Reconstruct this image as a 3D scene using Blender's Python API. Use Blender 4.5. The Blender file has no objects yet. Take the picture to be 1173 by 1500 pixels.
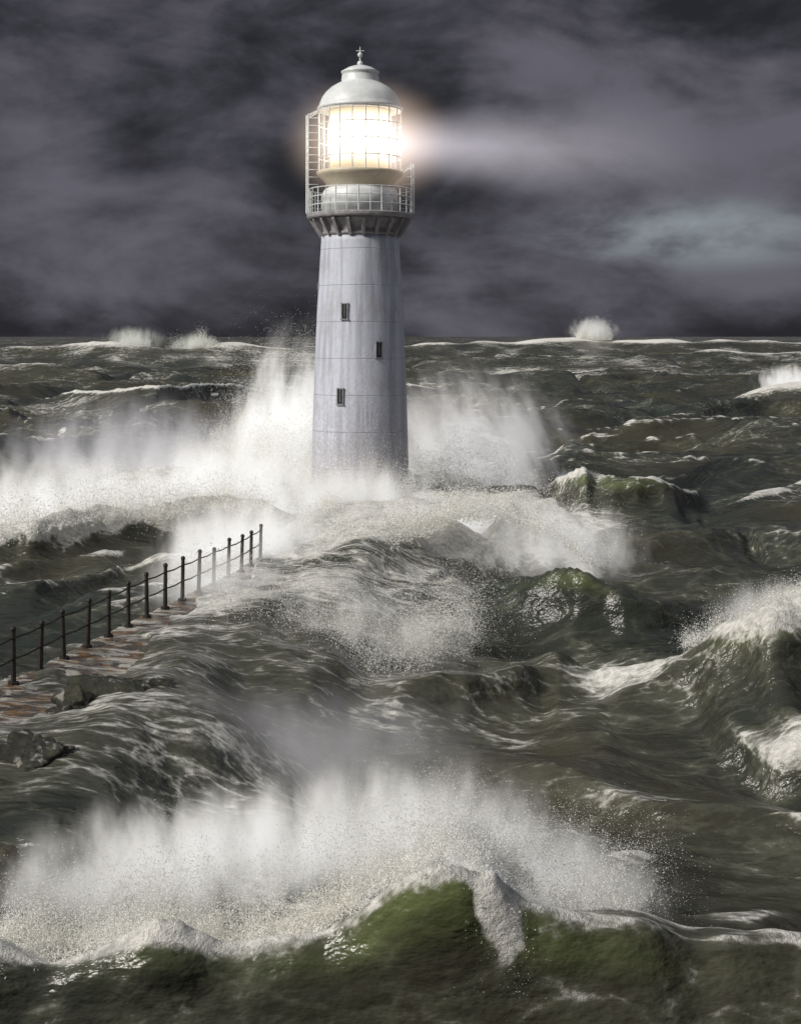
import bpy, bmesh, math, random
import numpy as np
from mathutils import Vector, Matrix
random.seed(3); rng=np.random.default_rng(7)
scene=bpy.context.scene
H=9.7; F=2060.0
# placement helpers
def P(px,py,d): return Vector(((px-586.5)/F*d, d, H-(py-490)/F*d))
def G(px,py,z):
    d=(H-z)*F/(py-490); return ((px-586.5)/F*d,d,z)

# ------------------------------------------------------------ node helpers
class NT:
    def __init__(s,tree): s.t=tree; s.n=tree.nodes; s.l=tree.links
    def a(s,typ,**kw):
        n=s.n.new(typ)
        for k,v in kw.items(): setattr(n,k,v)
        return n
    def set(s,node,inp,val):
        if isinstance(val,bpy.types.NodeSocket): s.l.new(val,node.inputs[inp])
        else: node.inputs[inp].default_value=val
    def m(s,op,a,b=0.0,c=None,clamp=False):
        n=s.a('ShaderNodeMath',operation=op,use_clamp=clamp); s.set(n,0,a); s.set(n,1,b)
        if c is not None: s.set(n,2,c)
        return n.outputs[0]
    def vm(s,op,a,b=None):
        n=s.a('ShaderNodeVectorMath',operation=op); s.set(n,0,a)
        if b is not None: s.set(n,1,b)
        return n.outputs['Value'] if op in('LENGTH','DOT_PRODUCT','DISTANCE') else n.outputs[0]
    def noise(s,vec,scale,detail=4,rough=.55,dist=0,out='Fac'):
        n=s.a('ShaderNodeTexNoise'); s.set(n,'Vector',vec); s.set(n,'Scale',scale); s.set(n,'Detail',detail)
        s.set(n,'Roughness',rough); s.set(n,'Distortion',dist); return n.outputs[out]
    def ramp(s,fac,lo,hi,a=0.0,b=1.0,smooth=True):
        n=s.a('ShaderNodeMapRange'); n.interpolation_type='SMOOTHSTEP' if smooth else 'LINEAR'
        s.set(n,0,fac); s.set(n,1,lo); s.set(n,2,hi); s.set(n,3,a); s.set(n,4,b); return n.outputs[0]
    def mix(s,fac,a,b,blend='MIX'):
        n=s.a('ShaderNodeMix',data_type='RGBA',blend_type=blend); s.set(n,0,fac); s.set(n,6,a); s.set(n,7,b); return n.outputs[2]
    def bump(s,h,strength,dist,norm=None):
        n=s.a('ShaderNodeBump'); s.set(n,'Height',h); s.set(n,'Strength',strength); s.set(n,'Distance',dist)
        if norm is not None: s.set(n,'Normal',norm)
        return n.outputs[0]
    def mapping(s,vec,rot,scale):
        n=s.a('ShaderNodeMapping'); s.set(n,'Vector',vec); n.inputs['Rotation'].default_value=rot; n.inputs['Scale'].default_value=scale; return n.outputs[0]
def newmat(name):
    m=bpy.data.materials.new(name); m.use_nodes=True; m.node_tree.nodes.clear()
    nt=NT(m.node_tree); out=nt.a('ShaderNodeOutputMaterial'); return m,nt,out
def c(r,g,b): return (r,g,b,1)
def simple(name,col,rough=.6,metal=0,var=.25,scale=3,bumpd=.01):
    m,nt,out=newmat(name); tc=nt.a('ShaderNodeTexCoord').outputs['Object']
    n=nt.noise(tc,scale,6,.65); p=nt.a('ShaderNodeBsdfPrincipled')
    col2=tuple(x*(1-var) for x in col[:3])+(1,)
    nt.set(p,'Base Color',nt.mix(nt.ramp(n,.3,.7),col2,col)); nt.set(p,'Roughness',rough); nt.set(p,'Metallic',metal)
    nt.set(p,'Normal',nt.bump(nt.noise(tc,scale*8,4),.5,bumpd)); nt.l.new(p.outputs[0],out.inputs[0]); return m

# ------------------------------------------------------------ numpy noise
nx=np.newaxis
perm=rng.permutation(1024); ang=rng.random(1024)*2*np.pi; gx=np.cos(ang); gy=np.sin(ang); val=rng.random(1024)
def pn(x,y,s=0):
    xi=np.floor(x).astype(np.int64); yi=np.floor(y).astype(np.int64); xf=x-xi; yf=y-yi
    u=xf*xf*xf*(xf*(xf*6-15)+10); v=yf*yf*yf*(yf*(yf*6-15)+10)
    def g(i,j,dx,dy):
        h=perm[(perm[(i+s*37)&1023]+j)&1023]; return gx[h]*dx+gy[h]*dy
    a=g(xi,yi,xf,yf); b=g(xi+1,yi,xf-1,yf); cc=g(xi,yi+1,xf,yf-1); d=g(xi+1,yi+1,xf-1,yf-1)
    return (a+u*(b-a)+v*((cc+u*(d-cc))-(a+u*(b-a))))*1.5
def vn3(x,y,z,s=0):
    xi=np.floor(x).astype(np.int64);yi=np.floor(y).astype(np.int64);zi=np.floor(z).astype(np.int64)
    def f(t): return t*t*(3-2*t)
    u=f(x-xi);v=f(y-yi);w=f(z-zi); r=0
    for a in(0,1):
        for b in(0,1):
            for d in(0,1):
                h=perm[(perm[(perm[(xi+a+s)&1023]+yi+b)&1023]+zi+d)&1023]
                r=r+val[h]*(u if a else 1-u)*(v if b else 1-v)*(w if d else 1-w)
    return r
def ss(a,b,x):
    t=np.clip((x-a)/(b-a),0,1); return t*t*(3-2*t)

# ------------------------------------------------------------ ridges (individual big waves)
def gp(l): return [G(a,b,z)+(f,) for a,b,z,f in l]
def fp(l,d): return [tuple(P(a,b,d))+(f,) for a,b,f in l]
def dp(l): return [tuple(P(a,b,d))+(f,) for a,b,d,f in l]
FG=[(-300,1340,18.2,.8),(0,1350,18.3,.9),(100,1372,18.3,.75),(230,1338,18.4,.9),(350,1360,18.4,.75),(480,1322,18.4,.65),(580,1255,18.5,.55),(660,1208,18.5,.8),(720,1226,18.5,1.1),(780,1285,18.5,.75),(900,1325,18.6,.5),(1000,1355,18.7,.45),(1173,1368,18.8,.6),(1400,1360,19,.6)]
ridges=[
 (dp(FG),1.6,2.4,.22,1.3),
 (gp([(700,1030,.2,0),(780,1010,.5,.2),(850,995,.9,.45),(1000,950,1.9,.6),(1100,905,2.8,.9),(1173,868,3.3,1.2),(1300,860,3.3,1.1),(1500,880,2,.6)]),2.6,3.0,1.0,1.2),
 (gp([(560,905,.2,.5),(600,900,.6,.5),(680,880,1.3,.4),(760,848,2.1,.35),(830,842,2.4,.4),(900,872,1.9,.4),(1040,908,1.0,.35),(1120,925,.2,.1)]),2.0,2.8,.35,1.5),
 (gp([(400,870,.6,1),(440,835,1.6,1.3),(480,803,2.2,1.3),(560,790,2.4,1.3),(650,757,2.8,1.4),(740,748,2.9,1.4),(800,772,2.3,1.1),(860,820,1.2,.8),(920,850,.2,.3)]),2.6,4,2.0,6),
 (gp([(-300,790,1.5,1.2),(-50,790,1.5,1.2),(60,772,2,1.3),(160,748,2.3,1.3),(250,748,2.2,1.2),(330,735,2.3,1.3),(400,745,2,1.3),(450,770,1,1)]),2.4,5,1.4,6),
 (gp([(760,735,.2,.2),(800,713,1.8,.7),(850,690,2.9,1.1),(900,706,2.4,.5),(980,706,2.4,.9),(1030,738,.5,.4)]),3.0,4,.6,1.0),
 (gp([(400,990,.2,.2),(440,1003,.7,.3),(520,1030,.9,.5),(580,1028,1.0,.5),(680,1000,1.3,.4),(760,992,1.2,.3),(850,1020,.3,.2)]),1.6,2.5,.3,1.2),
 (gp([(400,900,.2,.5),(450,868,1.2,.6),(540,845,1.7,.3),(620,845,1.6,.4),(680,870,.4,.4)]),1.8,2.5,.3,2),
 (gp([(40,600,.2,.2),(110,583,2.4,.8),(230,576,3.4,.85),(350,573,2.7,.8),(430,592,.3,.2)]),7,10,.9,2.5),
 (gp([(560,575,1.5,.4),(600,569,2.8,.6),(640,573,2.3,.5),(740,588,.6,.3)]),6,10,.8,2.5),
 (fp([(560,512,.3),(620,506,.6),(700,499,.8),(760,502,.8),(800,498,.9),(870,494,1.3),(960,499,.9),(1060,497,.8),(1173,505,.5),(1400,508,.3)],600),25,60,8,14),
 (fp([(-300,520,.3),(0,514,.4),(100,508,.6),(170,503,.9),(240,504,1.1),(320,503,.9),(400,512,.5),(460,516,.3)],380),16,30,5,12),
 (fp([(620,530,.2),(700,522,.7),(780,519,.6),(850,524,.7),(940,520,.4),(980,526,.2)],330),14,24,2,7),
 (fp([(-200,545,.3),(0,538,.5),(70,534,.7),(150,541,.3)],230),10,16,2,5),
 (fp([(960,523,.2),(1040,515,.7),(1120,517,.8),(1200,512,.7),(1400,520,.3)],400),14,28,3,8),
 (fp([(1040,590,.2),(1080,578,.8),(1120,562,1.2),(1173,556,1.2),(1300,560,.8),(1400,580,.3)],180),6,10,3,5),
 (gp([(920,625,.5,.3),(970,616,1.4,.7),(1080,613,1.7,.8),(1173,614,1.6,.7),(1300,620,.5,.4)]),5,8,.9,1.5),
 (gp([(980,690,.3,.3),(1050,684,1.2,.8),(1110,688,1.2,.7),(1200,700,.4,.5)]),3,5,.6,1.5),
 (fp([(700,550,.3),(760,542,.8),(800,541,.8),(840,550,.3)],240),6,12,2,4),
 (gp([(1040,800,.2,.1),(1100,785,1.3,.4),(1173,775,1.7,.6),(1300,780,1.2,.4)]),3,5,.5,1.5),
 (gp([(1060,1100,.4,.4),(1120,1078,1.0,.7),(1173,1062,1.3,.9),(1300,1050,1.4,.8)]),1.6,2.5,.6,1.0),
 (gp([(700,1190,.1,.1),(850,1160,.7,.35),(960,1180,.9,.5),(1080,1200,.8,.3),(1173,1195,1.0,.6),(1300,1190,.8,.5)]),1.6,2.2,.4,.9),
 (gp([(620,700,.2,.1),(700,690,1.0,.3),(760,680,1.2,.4),(820,665,.9,.4),(900,655,.4,.2)]),3,5,.6,1.5),
 (gp([(-100,660,1.5,.3),(80,650,1.6,.4),(200,655,1.4,.5),(300,660,.6,.2)]),4,6,.6,1.5),
 (gp([(-100,880,.7,.2),(60,862,1.1,.4),(150,850,1.0,.5),(230,845,.5,.5)]),1.6,2.4,.4,1.2),
]
def fpatch(px,py,rx,ry,s,z=.4): x,y,_=G(px,py,z); return (x,y,rx,ry,s)
patches=[fpatch(900,1035,2.2,1.6,.74),fpatch(480,950,4.0,4.0,.72),fpatch(640,960,2.5,3,.58),fpatch(930,1200,2.2,1.2,.52),
 fpatch(560,1090,2.5,2.5,.49),fpatch(740,1090,2,1.6,.47),fpatch(520,740,12,9,1.1),fpatch(200,760,16,8,.8),fpatch(760,790,6,7,.9),fpatch(250,1120,3,2,.42),
 fpatch(620,1470,.7,.5,.58),fpatch(1000,1030,1.5,1,.6),fpatch(900,760,6,3,.6),fpatch(920,540,40,12,.55),
 fpatch(712,1285,.26,.45,1.25,2.6),fpatch(728,1325,.22,.4,1.2,2.3),fpatch(740,1360,.2,.3,1.0,2.0),fpatch(1060,1050,5,2,.48),fpatch(330,860,2.5,6,.95,2.3),fpatch(1000,980,3.5,1.4,.52,1.2),
 (-2,62,7,9,1.15),(2,58,6,5,.95),(-3.5,52,3,6,.85)]
path=np.array([(-14.2,8.0),(-9.6,22.5),(-8.15,29.3),(-7.35,33.0),(-6.35,37.5),(-4.75,44.2),(-3.6,52),(-2.6,60),(-2.0,66.5)])
DZ=2.2
RS=[]
for pts,wf,wb,ff,fb in ridges:
    a=np.array(sorted(pts)); L=a[-1,0]-a[0,0]; ex=.12*L
    xs=np.linspace(a[0,0]-ex,a[-1,0]+ex,600); ends=ss(xs[0],a[0,0]+.02*L,xs)*(1-ss(a[-1,0]-.02*L,xs[-1],xs))
    k=np.exp(-(np.linspace(-2.5,2.5,25))**2); k/=k.sum()
    sm=lambda v:np.convolve(np.pad(v,12,mode='edge'),k,mode='valid')
    RS.append((xs,sm(np.interp(xs,a[:,0],a[:,1])),sm(np.interp(xs,a[:,0],a[:,2])*ends),sm(np.interp(xs,a[:,0],a[:,3])*ends),wf,wb,ff,fb))

def sea_fields(x,y,spacing):
    h=np.zeros_like(x); foam=np.zeros_like(x); crest_glow=np.zeros_like(x); env=np.zeros_like(x); dy=np.zeros_like(x)
    wob=pn(x*.11,y*.11,5)*1.2*np.clip(y/40,.35,3)
    farf=ss(90,170,y); near=1-ss(22,30,y)
    wob2=(pn(x*.9,y*.35,6)*.22+pn(x*.33,y*.2,7)*.5)*np.clip(y/30,.4,3)*(1-farf)*(1-.6*near)+farf*pn(x*.03,y*.02,14)*9
    brk=(pn(x*.5,y*.12,8)+.5*pn(x*1.4,y*.3,9))*(1-farf); farbrk=pn(x*.02,y*.01,12)+.6*pn(x*.06,y*.02,13)
    for xs,yc_,A_,f_,wf,wb,ff,fb in RS:
        yc=np.interp(x,xs,yc_)+wob2*min(1,wf/3)
        A=np.interp(x,xs,A_,left=0,right=0)*(1+.10*brk+.28*farf*farbrk); fo=np.interp(x,xs,f_,left=0,right=0)*(1+.22*brk+.8*farf*farbrk)
        d=y-yc; w=np.where(d<0,wf,wb); t=np.abs(d)/w
        p=.76/(1+t*t)**1.6+.24*np.exp(-2.6*t)
        p=np.where(t>4.5,0,p*(1-ss(3,4.5,t)))
        h+=A*p; env=np.maximum(env,np.exp(-(t/1.6)**2)*np.clip(A,0,1))
        h-=.32*A*np.exp(-((d+2.0*wf)/(.9*wf))**2)
        dy-=.40*A*np.exp(-(t*1.8)**2)*(1-ss(.5*wb,wb,d))*(1-farf)
        fw=np.where(d<0,ff*(1+.6*brk),fb); foam=np.maximum(foam,fo*np.exp(-(np.abs(d)/np.maximum(fw,.05))**1.6))
        crest_glow=np.maximum(crest_glow,np.clip((A-1.3)/1.7,0,1)*np.exp(-((d+.17*wf)/(.21*wf))**2)*(1-farf))
    for px,py,rx,ry,s in patches:
        foam=np.maximum(foam,s*np.exp(-((x-px)/rx)**2-((y-py)/ry)**2))
    def att(lam): return np.clip((lam/spacing-2.2)/3,0,1)
    amp=1-.8*env; b=np.zeros_like(x)
    for i,(lx,ly,A) in enumerate([(90,34,1.9),(46,15,1.8),(24,8,1.35)]):
        n=pn((x+wob*2)/lx+i*7,(y+.25*x+wob*2)/ly,10+i); b+=A*(1-2.2*np.sqrt(n*n+.003))*att(ly)*.5*np.clip(y/60,.5,1.5)
    wind=x*.95+y*.31; cross=-x*.31+y*.95
    gust=np.clip(.8+.9*pn(x*.04,y*.06,44),.35,1.4)     # calmer and rougher stretches of water
    ch=np.zeros_like(x)
    for i,(lx,ly,A) in enumerate([(10,4.2,.54),(5.6,2.3,.29),(2.9,1.15,.125),(1.3,.55,.045),(.65,.28,.017)]):
        n=pn(wind/lx+3*i+wob*.25,(cross+wob*.6)/ly,20+i); r=1-np.sqrt(n*n+.002)*2.1; ch+=A*(r*np.abs(r)-.25)*att(ly)*(gust if i>0 else 1)
    tx=(x-np.interp(y,path[:,1],path[:,0]))*.975
    along=ss(17,26,y)*(1-ss(60,70,y))
    vis=ss(30,33,y)*(1-ss(42,47,y))*.95
    sur=(DZ-.10)*(1-ss(2.6,9.0,tx+pn(x*.4,y*.25,70)*1.6))*ss(-.75+vis,-.4+vis,tx+.7*pn(x*1.1,y*.6,74)*(vis>0))*along
    surn=.20*pn(x*.5,y*.3,71)+.07*pn(x*1.2,y*.9,72)+.025*pn(x*2.6,y*1.9,73)
    k_=ss(0,1.2,sur); bl=amp*b+ch*(.25+.75*amp)
    h=np.where(sur>0,np.maximum(h*(1-.6*k_),0)*.6*k_+h*(1-k_)+sur,h)+bl*(1-.85*k_)+surn*k_+.20*k_*ss(.6,3,tx)
    cap=ss(.22,.62,ch/(.70))*ss(-.2,.3,pn(x*.045,y*.03,40))
    foam=np.maximum(foam,cap*.66)
    foam=np.maximum(foam,.315+.20*pn(x*.10,y*.16,41)+.13*k_+.05*farf+farf*.14*pn(x*.012,y*.03,43))
    lump=(np.abs(pn(x*1.3,y*1.3,50))*.35*att(.8)+np.abs(pn(x*3.1,y*3.1,51))*.2*att(.35)+np.abs(pn(x*6.7,y*6.7,52))*.14*att(.16))
    h+=np.clip(foam-.6,0,.8)*lump*1.15
    return h,foam,crest_glow,dy

ratio=1.0042; ys=[13.0]
while ys[-1]<6000: ys.append(ys[-1]*(ratio if ys[-1]<250 else ratio*1.002))
ys=np.array(ys); NX=820; us=np.linspace(-.50,.50,NX)
Y,U=np.meshgrid(ys,us,indexing='ij'); X=U*(Y+3)
sp=np.maximum(Y*.0042,(Y+3)/NX)
h,foam,crest_glow,dy=sea_fields(X,Y,sp)
fade=1-ss(900,3000,Y); h*=fade
V=np.stack([X,Y+dy,h],-1).reshape(-1,3).astype(np.float32)
R,C=Y.shape; idx=np.arange(R*C).reshape(R,C)
q=np.stack([idx[:-1,:-1],idx[:-1,1:],idx[1:,1:],idx[1:,:-1]],-1).reshape(-1,4).astype(np.int32)
def mesh_np(name,V,faces,k):
    me=bpy.data.meshes.new(name); me.vertices.add(len(V)); me.vertices.foreach_set('co',V.astype(np.float32).ravel())
    me.loops.add(faces.size); me.loops.foreach_set('vertex_index',faces.astype(np.int32).ravel())
    me.polygons.add(len(faces)); me.polygons.foreach_set('loop_start',np.arange(0,faces.size,k,dtype=np.int32))
    me.update(calc_edges=True); return me
me=mesh_np('sea',V,q,4); me.polygons.foreach_set('use_smooth',np.ones(len(q),dtype=bool))
for nm,arr in(('foam',foam),('crest_glow',crest_glow)):
    at=me.attributes.new(nm,'FLOAT','POINT'); at.data.foreach_set('value',arr.ravel().astype(np.float32))
sea=bpy.data.objects.new('sea',me); scene.collection.objects.link(sea)

m,nt,out=newmat('sea_water')
geo=nt.a('ShaderNodeNewGeometry').outputs['Position']
fa=nt.a('ShaderNodeAttribute',attribute_name='foam').outputs['Fac']; ta=nt.a('ShaderNodeAttribute',attribute_name='crest_glow').outputs['Fac']
st=nt.mapping(geo,(0,0,.22),(.42,1.15,.8))
n1=nt.noise(st,.9,7,.68,.4); n2=nt.noise(st,7,4,.62); n3=nt.noise(geo,.05,2)
vor=nt.a('ShaderNodeTexVoronoi',feature='DISTANCE_TO_EDGE'); nt.set(vor,'Scale',1.6)
dv=nt.vm('ADD',st,nt.noise(st,1.1,4,.65,out='Color')); nt.set(vor,'Vector',dv)
lace=nt.ramp(vor.outputs['Distance'],0,.13,1,0)
fn=nt.m('ADD',nt.m('MULTIPLY',n1,.60),nt.m('ADD',nt.m('MULTIPLY',n2,.32),nt.m('MULTIPLY',lace,.11)))
thr=nt.m('SUBTRACT',nt.m('ADD',fa,fn),1.0)
fmask=nt.ramp(thr,-.07,.19)
deep=nt.mix(nt.ramp(n3,.35,.65),c(.022,.027,.023),c(.045,.041,.025))
aer=nt.ramp(nt.m('ADD',thr,nt.m('MULTIPLY',n1,.3)),-.12,.18)
deep=nt.mix(nt.m('MULTIPLY',aer,.5),deep,c(.12,.122,.09))
wcol=nt.mix(nt.m('MULTIPLY',nt.ramp(ta,.2,1.0),nt.ramp(n1,.3,.6,.35,.95)),deep,c(.11,.135,.05))  # greener base colour stands in for light passing through the crests
p=nt.a('ShaderNodeBsdfPrincipled'); nt.set(p,'Base Color',wcol); nt.set(p,'Roughness',.27); nt.set(p,'IOR',1.36)
b0=nt.bump(nt.noise(st,.5,3,.5),.6,.7); b1=nt.bump(nt.noise(st,2.2,4,.55),.9,.18,b0); b2=nt.bump(n2,.5,.03,b1); nt.set(p,'Normal',b2)
fo=nt.a('ShaderNodeBsdfPrincipled'); nt.set(fo,'Base Color',nt.mix(nt.ramp(n2,.3,.7),c(.52,.52,.49),c(.88,.86,.80))); nt.set(fo,'Roughness',.75)
fb_=nt.bump(nt.noise(geo,7,5,.75),1.0,.13); nt.set(fo,'Normal',fb_)
mx=nt.a('ShaderNodeMixShader'); nt.l.new(fmask,mx.inputs[0]); nt.l.new(p.outputs[0],mx.inputs[1]); nt.l.new(fo.outputs[0],mx.inputs[2]); nt.l.new(mx.outputs[0],out.inputs[0])
sea.data.materials.append(m)

# ------------------------------------------------------------ geometry helpers
def empty(name,loc=(0,0,0)):
    o=bpy.data.objects.new(name,None); o.location=loc; scene.collection.objects.link(o); return o
def obj(name,bm,mat,parent=None,smooth=False):
    me=bpy.data.meshes.new(name); bm.to_mesh(me); bm.free()
    if smooth:
        for f in me.polygons: f.use_smooth=True
    me.materials.append(mat); o=bpy.data.objects.new(name,me); scene.collection.objects.link(o)
    if parent: o.parent=parent
    return o
def lathe(bm,prof,seg=64):
    rings=[[bm.verts.new((r*math.cos(2*math.pi*i/seg),r*math.sin(2*math.pi*i/seg),z)) for i in range(seg)] for r,z in prof]
    for a,b in zip(rings,rings[1:]):
        for i in range(seg): bm.faces.new((a[i],a[(i+1)%seg],b[(i+1)%seg],b[i]))
    bm.faces.new(rings[-1]); bm.faces.new(rings[0][::-1])
def tube(bm,a,b,r,seg=6,r2=None):
    a=Vector(a);b=Vector(b);d=b-a; q=d.to_track_quat('Z','Y').to_matrix().to_4x4()
    bmesh.ops.create_cone(bm,cap_ends=True,segments=seg,radius1=r,radius2=r if r2 is None else r2,depth=d.length,matrix=Matrix.Translation((a+b)/2)@q)
def box(bm,cx,cy,cz,sx,sy,sz,rot=0):
    bmesh.ops.create_cube(bm,size=1,matrix=Matrix.Translation((cx,cy,cz))@Matrix.Rotation(rot,4,'Z')@Matrix.Diagonal((sx,sy,sz,1)))
def hoop(bm,r,z,t,seg=48):
    pts=[(r*math.cos(2*math.pi*i/seg),r*math.sin(2*math.pi*i/seg),z) for i in range(seg)]
    for i in range(seg): tube(bm,pts[i],pts[(i+1)%seg],t,5)

# ------------------------------------------------------------ lighthouse
D=68.67; LX=(527.5-586.5)/30; lh=empty('lighthouse',(LX,D,0))
zz=lambda py: H-(py-490)/30
m,nt,out=newmat('painted_masonry'); tc=nt.a('ShaderNodeTexCoord').outputs['Object']
streak=nt.noise(nt.mapping(tc,(0,0,0),(2.2,2.2,.12)),1.3,6,.6); blot=nt.noise(tc,.9,8,.7); fine=nt.noise(tc,7,6,.7)
sx=nt.a('ShaderNodeSeparateXYZ'); nt.set(sx,0,tc)
col=nt.mix(nt.ramp(streak,.40,.70,0,.8),c(.54,.57,.65),c(.29,.30,.35))
low=nt.ramp(sx.outputs[2],1,11,1,0)
spk=nt.m('MULTIPLY',nt.ramp(nt.m('ADD',fine,nt.m('MULTIPLY',low,.16)),.52,.66),low)
col=nt.mix(nt.m('MULTIPLY',spk,.65),col,c(.30,.26,.25)); col=nt.mix(nt.ramp(blot,.46,.72,0,.55),col,c(.34,.33,.35))
joint=nt.m('PINGPONG',nt.m('ADD',sx.outputs[2],.2),.875); jm=nt.ramp(joint,0,.03,1,0)
col=nt.mix(nt.m('MULTIPLY',jm,.35),col,c(.25,.25,.28))
p=nt.a('ShaderNodeBsdfPrincipled'); nt.set(p,'Base Color',col); nt.set(p,'Roughness',.55)
nt.set(p,'Normal',nt.bump(nt.m('SUBTRACT',nt.m('ADD',fine,nt.m('MULTIPLY',blot,.7)),jm),.6,.04)); nt.l.new(p.outputs[0],out.inputs[0]); masonry=m
white=simple('white_paint',c(.74,.77,.77),.4,0,.2,1.5,.008); grey=simple('weathered_iron',c(.30,.30,.32),.5,.2,.5,5)
stone=simple('corbel_stone',c(.33,.32,.33),.7,0,.45,3,.03); dark=simple('dark_recess',c(.03,.03,.035),.3,0,.3,4)
bm=bmesh.new()
prof=[(2.62,-2.5),(2.62,-.2),(2.5,.3),(2.42,1.2),(2.38,2.5),(2.33,4.5),(2.28,6.4),(2.20,8.5),(2.11,10.7),(2.0,12.6),(1.90,14.2),(1.89,14.5)]
lathe(bm,prof,96); obj('tower_shaft',bm,masonry,lh,True)
bm=bmesh.new(); lathe(bm,[(1.90,14.5),(1.97,14.52),(1.98,14.62),(1.93,14.7),(1.98,14.95),(2.2,15.2),(2.36,15.32)],96); obj('corbel_ring',bm,stone,lh,True)
bm=bmesh.new(); lathe(bm,[(2.3,15.32),(2.56,15.34),(2.60,15.40),(2.60,15.52),(2.54,15.58),(2.0,15.6)],96); obj('gallery_deck',bm,stone,lh)
bm=bmesh.new()
for i in range(20):
    a=2*math.pi*i/20+.1; ca,sa=math.cos(a),math.sin(a); n=Vector((-sa,ca,0))*.075
    prs=[(1.88,14.45),(1.99,14.45),(2.45,15.2),(2.45,15.33),(1.9,15.33)]
    vs=[[bm.verts.new(Vector((r*ca,r*sa,z))+n*s) for r,z in prs] for s in(-1,1)]
    bm.faces.new(vs[0][::-1]); bm.faces.new(vs[1])
    for j in range(5): bm.faces.new((vs[0][j],vs[0][(j+1)%5],vs[1][(j+1)%5],vs[1][j]))
obj('corbel_brackets',bm,stone,lh)
bm=bmesh.new()
for i in range(28):
    a=2*math.pi*i/28; x,y=2.5*math.cos(a),2.5*math.sin(a); tube(bm,(x,y,15.56),(x,y,16.75),.035 if i%2 else .022,6)
for z in(15.95,16.35,16.75): hoop(bm,2.5,z,.025)
obj('gallery_railing',bm,white,lh)
bm=bmesh.new(); lathe(bm,[(1.86,15.58),(1.84,16.6),(1.72,16.78),(1.55,16.85)],80); obj('service_drum',bm,white,lh,True)
cream=simple('cream_sill',c(.62,.55,.42),.45,0,.2,2)
bm=bmesh.new(); lathe(bm,[(1.5,16.84),(1.62,16.95),(1.75,17.15),(2.02,17.4),(2.12,17.5),(2.12,17.62),(2.0,17.66)],80); obj('lantern_sill',bm,cream,lh,True)
bm=bmesh.new(); z0,z1=17.62,20.72
for i in range(20):
    a=2*math.pi*(i+.5)/20; x,y=2.02*math.cos(a),2.02*math.sin(a); tube(bm,(x,y,z0),(x,y,z1),.035,6)
for z in(18.3,19.1,19.9,20.6): hoop(bm,2.02,z,.03)
obj('lantern_glazing_bars',bm,white,lh)
m,nt,out=newmat('lantern_glass'); t=nt.a('ShaderNodeBsdfTransparent'); g=nt.a('ShaderNodeBsdfGlossy'); nt.set(g,'Roughness',.05)
nz=nt.noise(nt.a('ShaderNodeTexCoord').outputs['Object'],2,3); mx=nt.a('ShaderNodeMixShader'); nt.l.new(nt.ramp(nz,.3,.7,.05,.12),mx.inputs[0]); nt.l.new(t.outputs[0],mx.inputs[1]); nt.l.new(g.outputs[0],mx.inputs[2]); nt.l.new(mx.outputs[0],out.inputs[0])
bm=bmesh.new(); seg=20
r0=[bm.verts.new((1.99*math.cos(2*math.pi*(i+.5)/seg),1.99*math.sin(2*math.pi*(i+.5)/seg),z0)) for i in range(seg)]
r1=[bm.verts.new((v.co.x,v.co.y,z1)) for v in r0]
for i in range(seg): bm.faces.new((r0[i],r0[(i+1)%seg],r1[(i+1)%seg],r1[i]))
obj('lantern_glass',bm,m,lh)
m,nt,out=newmat('lit_fresnel_lens'); tc=nt.a('ShaderNodeTexCoord').outputs['Object']; sx=nt.a('ShaderNodeSeparateXYZ'); nt.set(sx,0,tc)
rr=nt.m('ABSOLUTE',nt.m('SUBTRACT',sx.outputs[2],19.2)); e=nt.a('ShaderNodeEmission'); nt.set(e,'Color',nt.mix(nt.ramp(rr,.3,1.5),c(1,.95,.80),c(1,.78,.50)))
nt.set(e,'Strength',nt.ramp(rr,.2,1.6,4,.7)); nt.l.new(e.outputs[0],out.inputs[0])
bm=bmesh.new(); prof=[(1.1,17.66),(1.45,17.72)]
for i in range(16):
    z=17.8+i*.175; r=1.5+.1*math.sin(math.pi*(i+.5)/16); prof+=[(r-.06,z),(r,z+.06),(r-.02,z+.14)]
prof+=[(1.1,20.66)]
lathe(bm,prof,48); obj('lamp_lens',bm,m,lh,True)
bm=bmesh.new()
prof=[(1.95,20.62),(2.08,20.66),(2.10,20.74),(2.02,20.82),(1.97,20.98),(1.86,21.25),(1.68,21.5),(1.42,21.74),(1.12,21.92),(.95,22.0),(.92,22.05),(.90,22.3),(.86,22.42),(.93,22.46),(.93,22.53),(.8,22.6),(.6,22.72),(.3,22.82),(.12,22.86)]
lathe(bm,prof,64); obj('dome_roof',bm,white,lh,True)
bm=bmesh.new(); tube(bm,(0,0,22.8),(0,0,23.75),.045,8,.02); bmesh.ops.create_uvsphere(bm,u_segments=12,v_segments=8,radius=.13,matrix=Matrix.Translation((0,0,23.35)))
bmesh.ops.create_uvsphere(bm,u_segments=10,v_segments=6,radius=.15,matrix=Matrix.Translation((0,0,22.92)))
tube(bm,(-.2,0,23.55),(.2,0,23.55),.02); obj('finial',bm,white,lh)
bm=bmesh.new()
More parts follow.
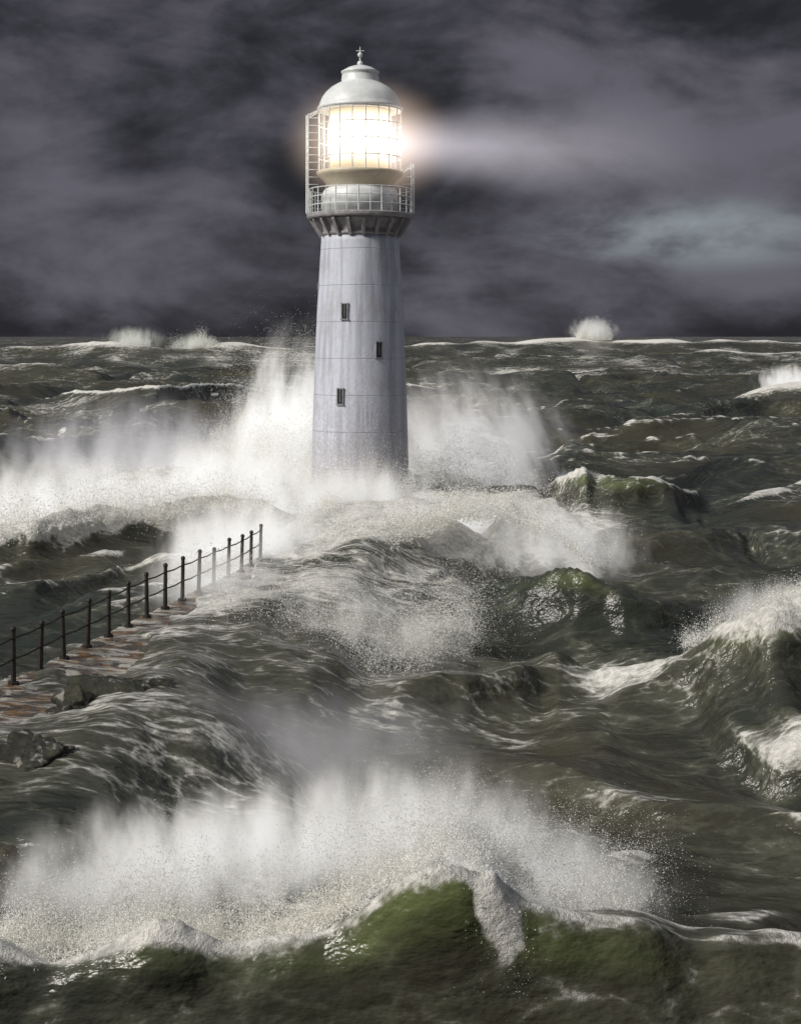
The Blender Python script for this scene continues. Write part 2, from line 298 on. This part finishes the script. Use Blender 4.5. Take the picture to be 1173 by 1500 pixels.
for ac,n in((math.radians(186),4),(math.radians(-8),3)):
    for k in range(n):
        a=ac+(k-(n-1)/2)*.16; r=2.62
        tube(bm,(r*math.cos(a),r*math.sin(a),15.6),(r*math.cos(a),r*math.sin(a),20.35 if n==4 else 18.0),.03,5)
        tube(bm,(r*math.cos(a),r*math.sin(a),20.3 if n==4 else 17.9),(2.05*math.cos(a),2.05*math.sin(a),20.6 if n==4 else 17.6),.022,5)
    zt=20.3 if n==4 else 17.9; z=17.0
    while z<zt:
        for k in range(n-1):
            a=ac+(k-(n-1)/2)*.16; b=a+.16; tube(bm,(2.62*math.cos(a),2.62*math.sin(a),z),(2.62*math.cos(b),2.62*math.sin(b),z),.022,5)
        tube(bm,(2.62*math.cos(ac),2.62*math.sin(ac),z),(2.05*math.cos(ac),2.05*math.sin(ac),z),.02,5)
        z+=.36
obj('service_ladder_cage',bm,white,lh)
fr=bmesh.new(); dk=bmesh.new()
for px,py in((508,457),(556,512),(502,578)):
    z=zz(py); r=np.interp(z,[6.4,8.5,10.7,12.6],[2.28,2.2,2.11,2.0]); xo=(px-528)/30; a=math.asin(xo/r); rot=a
    cx,cy=math.sin(a)*r,-math.cos(a)*r
    def put(b,dx,dz,w,hh,dep,o):
        box(b,cx+dx*math.cos(rot)+math.sin(rot)*o,cy+dx*math.sin(rot)-math.cos(rot)*o,z+dz,w,dep,hh,rot)
    put(dk,0,0,.24,.66,.12,-.01)
    put(fr,-.15,0,.045,.70,.12,.015); put(fr,.15,0,.045,.70,.12,.015); put(fr,0,.375,.36,.05,.13,.02); put(fr,0,-.38,.40,.06,.16,.03)
    put(fr,0,.05,.025,.6,.03,.05)
box(fr,-1.98,-.3,12.05,.18,.2,.35)
obj('window_panes',dk,dark,lh); obj('window_frames',fr,grey,lh)
def volset(m,rate):
    try: m.cycles.volume_step_rate=rate; m.cycles.volume_sampling='DISTANCE'
    except Exception: pass
# lantern halo and beam, put in as volumes that emit by themselves
m,nt,out=newmat('lantern_glow'); tc=nt.a('ShaderNodeTexCoord').outputs['Object']
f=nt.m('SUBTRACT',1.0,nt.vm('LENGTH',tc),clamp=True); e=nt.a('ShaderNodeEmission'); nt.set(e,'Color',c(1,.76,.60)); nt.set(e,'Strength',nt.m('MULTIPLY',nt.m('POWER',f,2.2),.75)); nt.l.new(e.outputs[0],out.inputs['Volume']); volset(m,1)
bm=bmesh.new(); bmesh.ops.create_icosphere(bm,subdivisions=3,radius=1); o=obj('lantern_glow',bm,m,lh); o.location=(.4,0,19.1); o.scale=(4.8,3.6,3.6)
m,nt,out=newmat('light_beam'); tc=nt.a('ShaderNodeTexCoord').outputs['Object']; sx=nt.a('ShaderNodeSeparateXYZ'); nt.set(sx,0,tc)
t=nt.m('MULTIPLY',sx.outputs[0],1/19.0,clamp=True); w=nt.m('ADD',nt.m('MULTIPLY',t,2.8),1.4)
rad=nt.m('DIVIDE',nt.m('SQRT',nt.m('ADD',nt.m('MULTIPLY',sx.outputs[1],sx.outputs[1]),nt.m('MULTIPLY',sx.outputs[2],sx.outputs[2]))),w)
ff=nt.m('POWER',nt.m('SUBTRACT',1.0,rad,clamp=True),1.5); tt=nt.m('POWER',nt.m('SUBTRACT',1.0,t,clamp=True),2.2)
e=nt.a('ShaderNodeEmission'); nt.set(e,'Color',c(.94,.88,.96)); nt.set(e,'Strength',nt.m('MULTIPLY',nt.m('MULTIPLY',ff,tt),.46)); nt.l.new(e.outputs[0],out.inputs['Volume']); volset(m,1)  # emission fading along the cone imitates the lit beam
bm=bmesh.new(); tube(bm,(1.2,0,0),(19,0,0),1.6,24,4.2); o=obj('light_beam',bm,m,lh); o.location=(0,0,19.1); o.rotation_euler=(0,math.radians(4),math.radians(-12))

# ------------------------------------------------------------ jetty, rocks, railing
cum=np.concatenate([[0],np.cumsum(np.hypot(*np.diff(path,axis=0).T))]); LT=cum[-1]
def pth(s): return np.array([np.interp(s,cum,path[:,0]),np.interp(s,cum,path[:,1])])
def nrm(s):
    d=pth(min(s+.5,LT))-pth(max(s-.5,0)); d/=np.hypot(*d); return np.array([d[1],-d[0]])
Ns=460; ts=np.concatenate([[-.62,-.6,-.5,-.42],np.linspace(-.4,2.3,26),np.linspace(2.4,9.5,60)])
S=np.linspace(0,LT,Ns); Pc=np.array([pth(s) for s in S]); Nn=np.array([nrm(s) for s in S])
Xj=Pc[:,0,nx]+Nn[:,0,nx]*ts; Yj=Pc[:,1,nx]+Nn[:,1,nx]*ts
T=np.broadcast_to(ts,Xj.shape)
rough=pn(Xj*.55,Yj*.55,60)*.5+np.abs(pn(Xj*1.4,Yj*1.4,61))*.25+pn(Xj*3.2,Yj*3.2,62)*.12+pn(Xj*8,Yj*8,63)*.03
zd=DZ-.02*T+pn(Xj*1.3,Yj*1.3,64)*.03+pn(Xj*5,Yj*5,65)*.012
slope=DZ-.12-(T-2.3)*.5-(np.clip(T-2.3,0,9)**2)*.03+rough*ss(2.3,3.2,T)
Zj=np.where(T<2.3,zd,slope); Zj=np.where(T<-.55,-1.5,Zj)
Vj=np.stack([Xj,Yj,Zj],-1).reshape(-1,3); R,C=Xj.shape; idx=np.arange(R*C).reshape(R,C)
qj=np.stack([idx[:-1,:-1],idx[:-1,1:],idx[1:,1:],idx[1:,:-1]],-1).reshape(-1,4)
me=mesh_np('stone_jetty',Vj,qj,4); me.polygons.foreach_set('use_smooth',np.ones(len(qj),dtype=bool))
at=me.attributes.new('across','FLOAT','POINT'); at.data.foreach_set('value',T.ravel().astype(np.float32))
at=me.attributes.new('along','FLOAT','POINT'); at.data.foreach_set('value',np.broadcast_to(S[:,nx],T.shape).ravel().astype(np.float32))
jet=bpy.data.objects.new('stone_jetty',me); scene.collection.objects.link(jet)
m,nt,out=newmat('wet_jetty'); ac=nt.a('ShaderNodeAttribute',attribute_name='across').outputs['Fac']; al=nt.a('ShaderNodeAttribute',attribute_name='along').outputs['Fac']
geo=nt.a('ShaderNodeNewGeometry').outputs['Position']
cb=nt.a('ShaderNodeCombineXYZ'); nt.set(cb,0,nt.m('MULTIPLY',ac,.45)); nt.set(cb,1,nt.m('MULTIPLY',al,1.5))
flow=nt.noise(cb.outputs[0],1.7,9,.68,1.2)
rk=nt.noise(geo,1.1,8,.7); alg=nt.noise(geo,.5,4)
base=nt.mix(nt.ramp(rk,.35,.65),c(.03,.027,.022),c(.13,.10,.07))
deckc=nt.mix(nt.ramp(nt.noise(geo,2.4,8,.75,.3),.46,.60),c(.075,.065,.055),c(.19,.10,.035))
dm=nt.ramp(ac,1.9,3.0,1,0); base=nt.mix(nt.m('MULTIPLY',nt.ramp(alg,.5,.65),.7),base,c(.035,.05,.018)); base=nt.mix(dm,base,deckc)
wm=nt.ramp(nt.m('ADD',flow,nt.m('MULTIPLY',dm,.02)),.49,.60)
p=nt.a('ShaderNodeBsdfPrincipled'); nt.set(p,'Base Color',nt.mix(nt.m('MULTIPLY',wm,.75),base,c(.62,.60,.54))); nt.set(p,'Roughness',nt.ramp(rk,.3,.7,.12,.4))
nt.set(p,'Normal',nt.bump(nt.m('ADD',nt.noise(geo,4,8,.7),flow),.9,.09)); nt.l.new(p.outputs[0],out.inputs[0]); jet.data.materials.append(m)

rockm,nt,out=newmat('seaweed_rock'); geo=nt.a('ShaderNodeNewGeometry'); pos=geo.outputs['Position']
n=nt.noise(pos,2.2,9,.72); wl=nt.noise(nt.vm('MULTIPLY',pos,(1.5,1.5,.5)),2.2,7,.6,.8)
col=nt.mix(nt.ramp(n,.35,.68),c(.010,.011,.008),c(.05,.05,.028)); col=nt.mix(nt.m('MULTIPLY',nt.ramp(wl,.56,.64),.5),col,c(.6,.58,.54))
p=nt.a('ShaderNodeBsdfPrincipled'); nt.set(p,'Base Color',col); nt.set(p,'Roughness',.22); nt.set(p,'Normal',nt.bump(nt.noise(pos,6,8,.75),1,.08)); nt.l.new(p.outputs[0],out.inputs[0])
def rock(px,py,z,sx,sy,sz,seed):
    x,y,_=G(px,py,z); bm=bmesh.new(); bmesh.ops.create_icosphere(bm,subdivisions=5,radius=1)
    V=np.array([v.co[:] for v in bm.verts])
    d=(vn3(V[:,0]*1.6+9,V[:,1]*1.6+9,V[:,2]*1.6+9,seed)-.5)*.9+(vn3(V[:,0]*4+9,V[:,1]*4+9,V[:,2]*4+9,seed+3)-.5)*.4+(vn3(V[:,0]*10+9,V[:,1]*10+9,V[:,2]*10+9,seed+5)-.5)*.2
    for v,k in zip(bm.verts,d): v.co*=(1+k); v.co.x*=sx; v.co.y*=sy; v.co.z*=sz
    o=obj('rock',bm,rockm,None,True); o.location=(x,y,z-sz*.75); o.rotation_euler=(0,0,seed*.13); return o
rock(190,1000,2.58,1.2,.7,.6,1); rock(40,1085,2.42,.95,.6,.5,2); rock(115,1025,2.42,.5,.4,.35,5)
iron=simple('rusty_iron',c(.04,.032,.03),.6,.3,.55,9,.01)
rail=empty('iron_railing'); bm=bmesh.new(); bmr=bmesh.new(); s=2.2; prev=None
while s<LT-19:
    x,y=pth(s)+nrm(s)*(-.3); z=DZ; lean=random.uniform(-.06,.06); ht=1.15+random.uniform(-.09,.05)
    tube(bm,(x,y,z-.25),(x+lean,y,z+ht),.062,8,.05); tube(bm,(x,y,z-.04),(x,y,z+.06),.12,8)
    bmesh.ops.create_uvsphere(bm,u_segments=8,v_segments=6,radius=.068,matrix=Matrix.Translation((x+lean,y,z+ht)))
    cur=[(x+lean*.95,y,z+1.0),(x+lean*.5,y,z+.55)]
    if prev is not None:
        for a,b in zip(prev,cur):
            mid=(Vector(a)+Vector(b))/2-Vector((0,0,.03)); tube(bmr,a,mid,.022,6); tube(bmr,mid,b,.022,6)
    prev=cur; s+=1.22
obj('posts',bm,iron,rail); obj('rails',bmr,iron,rail)

# ------------------------------------------------------------ spray: droplets
spray=empty('sea_spray')
m,nt,out=newmat('spray_droplets'); geo=nt.a('ShaderNodeNewGeometry').outputs['Position']
d=nt.a('ShaderNodeBsdfDiffuse'); tr=nt.a('ShaderNodeBsdfTranslucent'); cc=nt.mix(nt.noise(geo,.5,2),c(.95,.93,.84),c(.90,.91,.92)); nt.set(d,'Color',cc); nt.set(tr,'Color',cc)
mx=nt.a('ShaderNodeMixShader'); mx.inputs[0].default_value=.45; nt.l.new(d.outputs[0],mx.inputs[1]); nt.l.new(tr.outputs[0],mx.inputs[2]); nt.l.new(mx.outputs[0],out.inputs[0]); dropm=m
allP=[];allS=[]
def jets(crest,nj,per,v,vs,wind,size,T=1.0,spread=.25,clump=1.1,thr=.45,w=None,ysp=.3):
    a=np.array(crest); seg=np.hypot(*np.diff(a[:,:2],axis=0).T); cu=np.concatenate([[0],np.cumsum(seg)])
    s=rng.random(nj)*cu[-1]; o=np.stack([np.interp(s,cu,a[:,i]) for i in range(3)],-1)
    amp=np.interp(s,cu,w if w is not None else np.ones(len(a)))
    amp=amp*(.55+.8*vn3(s*.8,s*0+2.5,s*0,int(cu[-1]*10)%97))
    o[:,1]+=rng.normal(0,ysp,nj)
    vel=np.array(v)+np.clip(rng.normal(0,1,(nj,3)),-1.6,1.6)*np.array(vs); vel*=amp[:,nx]
    t=rng.random((nj,per))**1.9*T
    pos=o[:,nx,:]+vel[:,nx,:]*t[...,nx]; pos[...,2]-=4.9*t*t*.6; pos+=np.array(wind)*(t*t)[...,nx]
    pos+=np.clip(rng.normal(0,1,pos.shape),-1.8,1.8)*(.04+spread*t)[...,nx]
    sc=(1.15-.65*t/T).ravel()
    pos=pos.reshape(-1,3); t=t.ravel()
    nn=vn3(pos[:,0]*clump+50,pos[:,1]*clump+50,pos[:,2]*clump+50,3)*.6+vn3(pos[:,0]*clump*3+50,pos[:,1]*clump*3+50,pos[:,2]*clump*3+50,5)*.4
    keep=(nn>thr*(0.75+.4*t/T))&(pos[:,2]>-.5); pos=pos[keep]
    allP.append(pos); allS.append(size*.66*sc[keep]*(rng.random(len(pos))**2*1.5+.4))
def cr(l): return [tuple(G(a,b,z)) for a,b,z in l]
fg=[tuple(P(a,b+22,d)) for a,b,d,f in FG[1:9]]
jets(fg,3400,70,(-.1,1.0,2.6),(.5,.5,.9),(.6,1.0,0),.0115,1.0,.14,1.6,.43,w=[.6,.7,.9,1,1.1,1,.8,.6])
jets(fg,1800,50,(0,.3,.8),(.4,.4,.4),(.3,.3,0),.014,.6,.12,2.5,.45)
jets([tuple(P(685,1250,18.3)),tuple(P(715,1268,18.2)),tuple(P(750,1305,18.1))],1300,80,(.05,-.6,.2),(.35,.4,.5),(0,0,0),.012,.6,.09,2.5,.42)
jets([tuple(P(a,b,d)) for a,b,d in((720,1262,18.5),(800,1310,18.5),(930,1345,18.6))],1200,60,(.6,1.0,2.2),(.5,.5,.7),(.5,1,0),.011,.9,.16,1.6,.45)
jets(cr([(320,930,1.6),(420,960,1.2),(520,1000,.9),(600,985,.8),(690,930,.8)]),4600,45,(.2,.5,3.9),(1.0,1.0,1.2),(.6,.5,0),.021,1.1,.35,1.1,.43,ysp=1.2)
jets(cr([(1000,948,1.7),(1100,904,2.7),(1173,868,3.2),(1300,860,3.2)]),1300,45,(.2,.8,1.8),(.6,.6,.7),(.4,.8,0),.017,.8,.2,1.3,.46)
jets(cr([(430,835,1.6),(480,803,2.3),(560,790,2.5),(650,757,2.9),(740,748,3.0),(800,772,2.4),(860,820,1.3)]),3400,42,(.5,.5,2.6),(1.0,.9,1.0),(1,.6,0),.032,.9,.35,.9,.46,ysp=1.2)
jets(cr([(-60,790,1.5),(60,772,2),(160,748,2.3),(250,748,2.3),(330,735,2.4),(400,745,2.2)]),3400,40,(-.3,.8,3.0),(1.0,.9,1.2),(-.5,.6,0),.034,1.0,.4,.7,.47,ysp=1.5)
jets([(-7.0,43,2.2),(-5.6,46,2.2),(-4.4,52,2.2),(-3.4,58,2.2),(-3,64,2.2)],2200,40,(.8,0,2.0),(1.0,.9,.9),(.5,.3,0),.026,.9,.4,.9,.45,ysp=1.0)
jets([(-5.0,64,2.0),(-2,64,2.2),(1.5,64.5,2.0)],1800,40,(.2,0,4.4),(.8,.3,1.2),(.5,.2,0),.026,1.1,.4,.9,.47,ysp=.6)
bx=[tuple(P(px,py,d)) for px,py,d in((300,745,72),(380,740,72),(430,740,73),(480,745,73))]
jets(bx,5000,60,(.0,.3,8.8),(1.2,1,1.7),(-.8,.5,0),.038,1.25,.5,.7,.46,w=[.55,.85,1.05,.85],ysp=1.2)
bx=[tuple(P(px,py,d)) for px,py,d in((590,750,72),(650,750,72),(720,750,73))]
jets(bx,3000,50,(.8,.3,6.8),(1.2,1,1.4),(1.5,.5,0),.032,1.2,.6,.7,.47,w=[1,.8,.5],ysp=1.2)
def burst(px,py,d,wpx,vz,n,size,vx=0):
    a=[tuple(P(px-wpx/2,py,d)),tuple(P(px,py,d)),tuple(P(px+wpx/2,py,d))]
    jets(a,n,40,(vx,0,vz),(vz*.25,.3,vz*.25),(0,0,0),size,vz/10,.03*vz,.1,.42,w=[.4,1,.5],ysp=1)
burst(870,498,603,50,12,700,.20); burst(1150,578,181,60,6.0,1200,.075,1.0); burst(260,530,381,40,8,700,.15); burst(195,508,382,50,7,500,.13); burst(300,508,382,40,8,400,.13)
burst(850,700,74,60,2.5,300,.03); burst(230,578,166,180,2.5,500,.06)
Pp=np.concatenate(allP); Sz=np.concatenate(allS); n=len(Pp)
d1=rng.normal(0,1,(n,3)); d1/=np.linalg.norm(d1,axis=1)[:,nx]; d2=rng.normal(0,1,(n,3)); d2=np.cross(d1,d2); d2/=np.linalg.norm(d2,axis=1)[:,nx]
Vd=np.stack([Pp+d1*Sz[:,nx],Pp-.5*d1*Sz[:,nx]+.87*d2*Sz[:,nx],Pp-.5*d1*Sz[:,nx]-.87*d2*Sz[:,nx]],1).reshape(-1,3)
me=mesh_np('droplets',Vd,np.arange(3*n).reshape(n,3),3); me.materials.append(dropm)
o=bpy.data.objects.new('droplets',me); o.parent=spray; scene.collection.objects.link(o)

# ------------------------------------------------------------ spray: mist volumes
mk=0
def mist(px,py,d,rx,ry,rz,dens,ns=.5,glow=.3,col=(1,.97,.92),rot=0,bias=.0,lean=.5,up=.5,low=.5,k=1.9):
    """soft-edged plume: streaky (stretched along the blown direction), denser near the water"""
    global mk; mk+=1
    m,nt,out=newmat('mist_%d'%mk); tc=nt.a('ShaderNodeTexCoord').outputs['Object']
    wp=nt.vm('MULTIPLY',tc,(rx,ry,rz)); wp=nt.vm('ADD',wp,(mk*7.3,mk*3.1,0)); wp=nt.mapping(wp,(0,lean,0),(1.25,1,up))
    ln=nt.vm('LENGTH',tc); f=nt.m('SUBTRACT',1.0,ln,clamp=True)
    sx=nt.a('ShaderNodeSeparateXYZ'); nt.set(sx,0,tc)
    nz=nt.noise(wp,ns,3,.65)
    v=nt.m('ADD',nt.m('MULTIPLY',f,1.2),nt.m('MULTIPLY',nt.m('SUBTRACT',nz,.58+bias),k))
    v=nt.m('MULTIPLY',nt.m('MAXIMUM',v,0.0),nt.ramp(f,0,.55))
    v=nt.m('MULTIPLY',v,nt.m('SUBTRACT',1.0,nt.m('MULTIPLY',sx.outputs[2],low)))
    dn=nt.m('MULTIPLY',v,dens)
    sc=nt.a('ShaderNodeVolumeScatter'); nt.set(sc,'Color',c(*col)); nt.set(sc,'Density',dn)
    em=nt.a('ShaderNodeEmission'); nt.set(em,'Color',c(*col)); nt.set(em,'Strength',nt.m('MULTIPLY',dn,glow))  # emission added in place of light scattered repeatedly inside the mist
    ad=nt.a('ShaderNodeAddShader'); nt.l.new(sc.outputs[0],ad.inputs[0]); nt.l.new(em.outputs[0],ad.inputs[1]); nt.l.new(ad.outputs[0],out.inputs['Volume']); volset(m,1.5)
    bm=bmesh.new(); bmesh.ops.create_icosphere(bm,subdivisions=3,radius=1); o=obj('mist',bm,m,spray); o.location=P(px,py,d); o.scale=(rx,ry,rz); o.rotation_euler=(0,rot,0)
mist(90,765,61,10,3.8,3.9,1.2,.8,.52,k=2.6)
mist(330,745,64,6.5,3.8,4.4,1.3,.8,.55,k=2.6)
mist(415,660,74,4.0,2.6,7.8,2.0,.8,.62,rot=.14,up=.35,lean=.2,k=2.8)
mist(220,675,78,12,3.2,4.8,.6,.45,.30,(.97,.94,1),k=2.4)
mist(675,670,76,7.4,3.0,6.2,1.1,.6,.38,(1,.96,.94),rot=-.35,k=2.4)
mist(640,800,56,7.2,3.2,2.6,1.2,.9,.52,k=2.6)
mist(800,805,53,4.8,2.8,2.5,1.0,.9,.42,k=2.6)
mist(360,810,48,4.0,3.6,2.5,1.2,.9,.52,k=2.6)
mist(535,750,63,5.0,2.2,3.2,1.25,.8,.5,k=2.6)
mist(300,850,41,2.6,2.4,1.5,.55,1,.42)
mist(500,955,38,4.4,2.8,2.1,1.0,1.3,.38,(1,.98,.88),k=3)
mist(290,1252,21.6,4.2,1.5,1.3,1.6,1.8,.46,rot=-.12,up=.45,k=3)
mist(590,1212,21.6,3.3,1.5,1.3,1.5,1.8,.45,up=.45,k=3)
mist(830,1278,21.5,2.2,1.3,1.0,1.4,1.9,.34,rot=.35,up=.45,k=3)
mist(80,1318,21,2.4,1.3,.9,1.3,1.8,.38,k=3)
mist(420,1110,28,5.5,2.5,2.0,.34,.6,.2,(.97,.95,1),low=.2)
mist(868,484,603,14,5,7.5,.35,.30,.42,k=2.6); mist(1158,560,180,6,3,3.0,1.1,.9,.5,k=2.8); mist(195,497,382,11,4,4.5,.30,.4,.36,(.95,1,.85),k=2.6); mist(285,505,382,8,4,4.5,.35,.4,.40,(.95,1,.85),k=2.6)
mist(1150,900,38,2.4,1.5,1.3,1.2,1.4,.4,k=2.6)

# ------------------------------------------------------------ world
w=bpy.data.worlds.new('World'); scene.world=w; w.use_nodes=True; w.node_tree.nodes.clear(); nt=NT(w.node_tree)
sun_dir=Vector((-.72,-.44,.58)).normalized(); elev=math.asin(sun_dir.z); az=math.atan2(sun_dir.x,sun_dir.y)
out=nt.a('ShaderNodeOutputWorld'); bg=nt.a('ShaderNodeBackground'); bg2=nt.a('ShaderNodeBackground')
sky=nt.a('ShaderNodeTexSky',sky_type='NISHITA'); sky.sun_disc=False; sky.sun_elevation=elev; sky.sun_rotation=az; nt.l.new(sky.outputs[0],bg.inputs[0]); bg.inputs[1].default_value=.05
g=nt.a('ShaderNodeTexCoord').outputs['Generated']
mv=nt.mapping(g,(0,math.radians(-14),0),(4.0,4.0,9.5))
cn=nt.noise(mv,1.6,6,.55,.4); cn2=nt.noise(mv,.7,4,.5,.2); cn3=nt.noise(nt.mapping(g,(0,math.radians(-24),0),(1,1,1.7)),8,7,.58,.2)
v=nt.m('ADD',nt.m('MULTIPLY',cn,.42),nt.m('ADD',nt.m('MULTIPLY',cn2,.25),nt.m('MULTIPLY',cn3,.33)))
sx=nt.a('ShaderNodeSeparateXYZ'); nt.set(sx,0,g)
side=nt.m('MULTIPLY',nt.ramp(sx.outputs[0],-.05,.16),nt.m('MULTIPLY',nt.ramp(sx.outputs[2],.0,.06),nt.ramp(sx.outputs[2],.10,.22,1,0)))
v=nt.m('ADD',v,nt.m('MULTIPLY',nt.m('SUBTRACT',side,.15),.12))
cl=nt.mix(nt.ramp(v,.42,.63),c(.020,.020,.025),c(.125,.120,.148))
dd=nt.vm('LENGTH',nt.vm('MULTIPLY',nt.vm('SUBTRACT',g,(.205,.975,.070)),(1.0,1.0,4.6)))
pt=nt.m('MULTIPLY',nt.ramp(dd,.01,.15,1,0),nt.ramp(nt.m('MULTIPLY',nt.m('ADD',cn,cn3),.5),.42,.60))
cl=nt.mix(nt.m('MULTIPLY',pt,.95),cl,c(.29,.34,.36))
hi=nt.ramp(sx.outputs[2],.26,.75)     # brighter sky added overhead, out of view, to fill shadows and light the water
cl=nt.mix(nt.m('MULTIPLY',hi,nt.ramp(cn2,.3,.65,.45,1)),cl,c(.30,.32,.36))
nt.l.new(cl,bg2.inputs[0]); bg2.inputs[1].default_value=1.0
mxs=nt.a('ShaderNodeMixShader'); mxs.inputs[0].default_value=.985; nt.l.new(bg.outputs[0],mxs.inputs[1]); nt.l.new(bg2.outputs[0],mxs.inputs[2]); nt.l.new(mxs.outputs[0],out.inputs[0])
sl=bpy.data.lights.new('sun','SUN'); sl.energy=3.9; sl.angle=math.radians(14); sl.color=(1,.95,.88); so=bpy.data.objects.new('sun',sl); scene.collection.objects.link(so)
so.rotation_euler=sun_dir.to_track_quat('Z','Y').to_euler()

# ------------------------------------------------------------ camera
cd=bpy.data.cameras.new('camera'); cam=bpy.data.objects.new('camera',cd); scene.collection.objects.link(cam); scene.camera=cam
cam.location=(0,0,H); cam.rotation_euler=(math.radians(90),0,0); cd.sensor_width=36; cd.sensor_fit='AUTO'; cd.lens=36*F/1500; cd.shift_y=-(750-490)/1500; cd.clip_end=12000; cd.clip_start=.1
scene.view_settings.view_transform='Standard'; scene.view_settings.look='None'; scene.view_settings.exposure=0
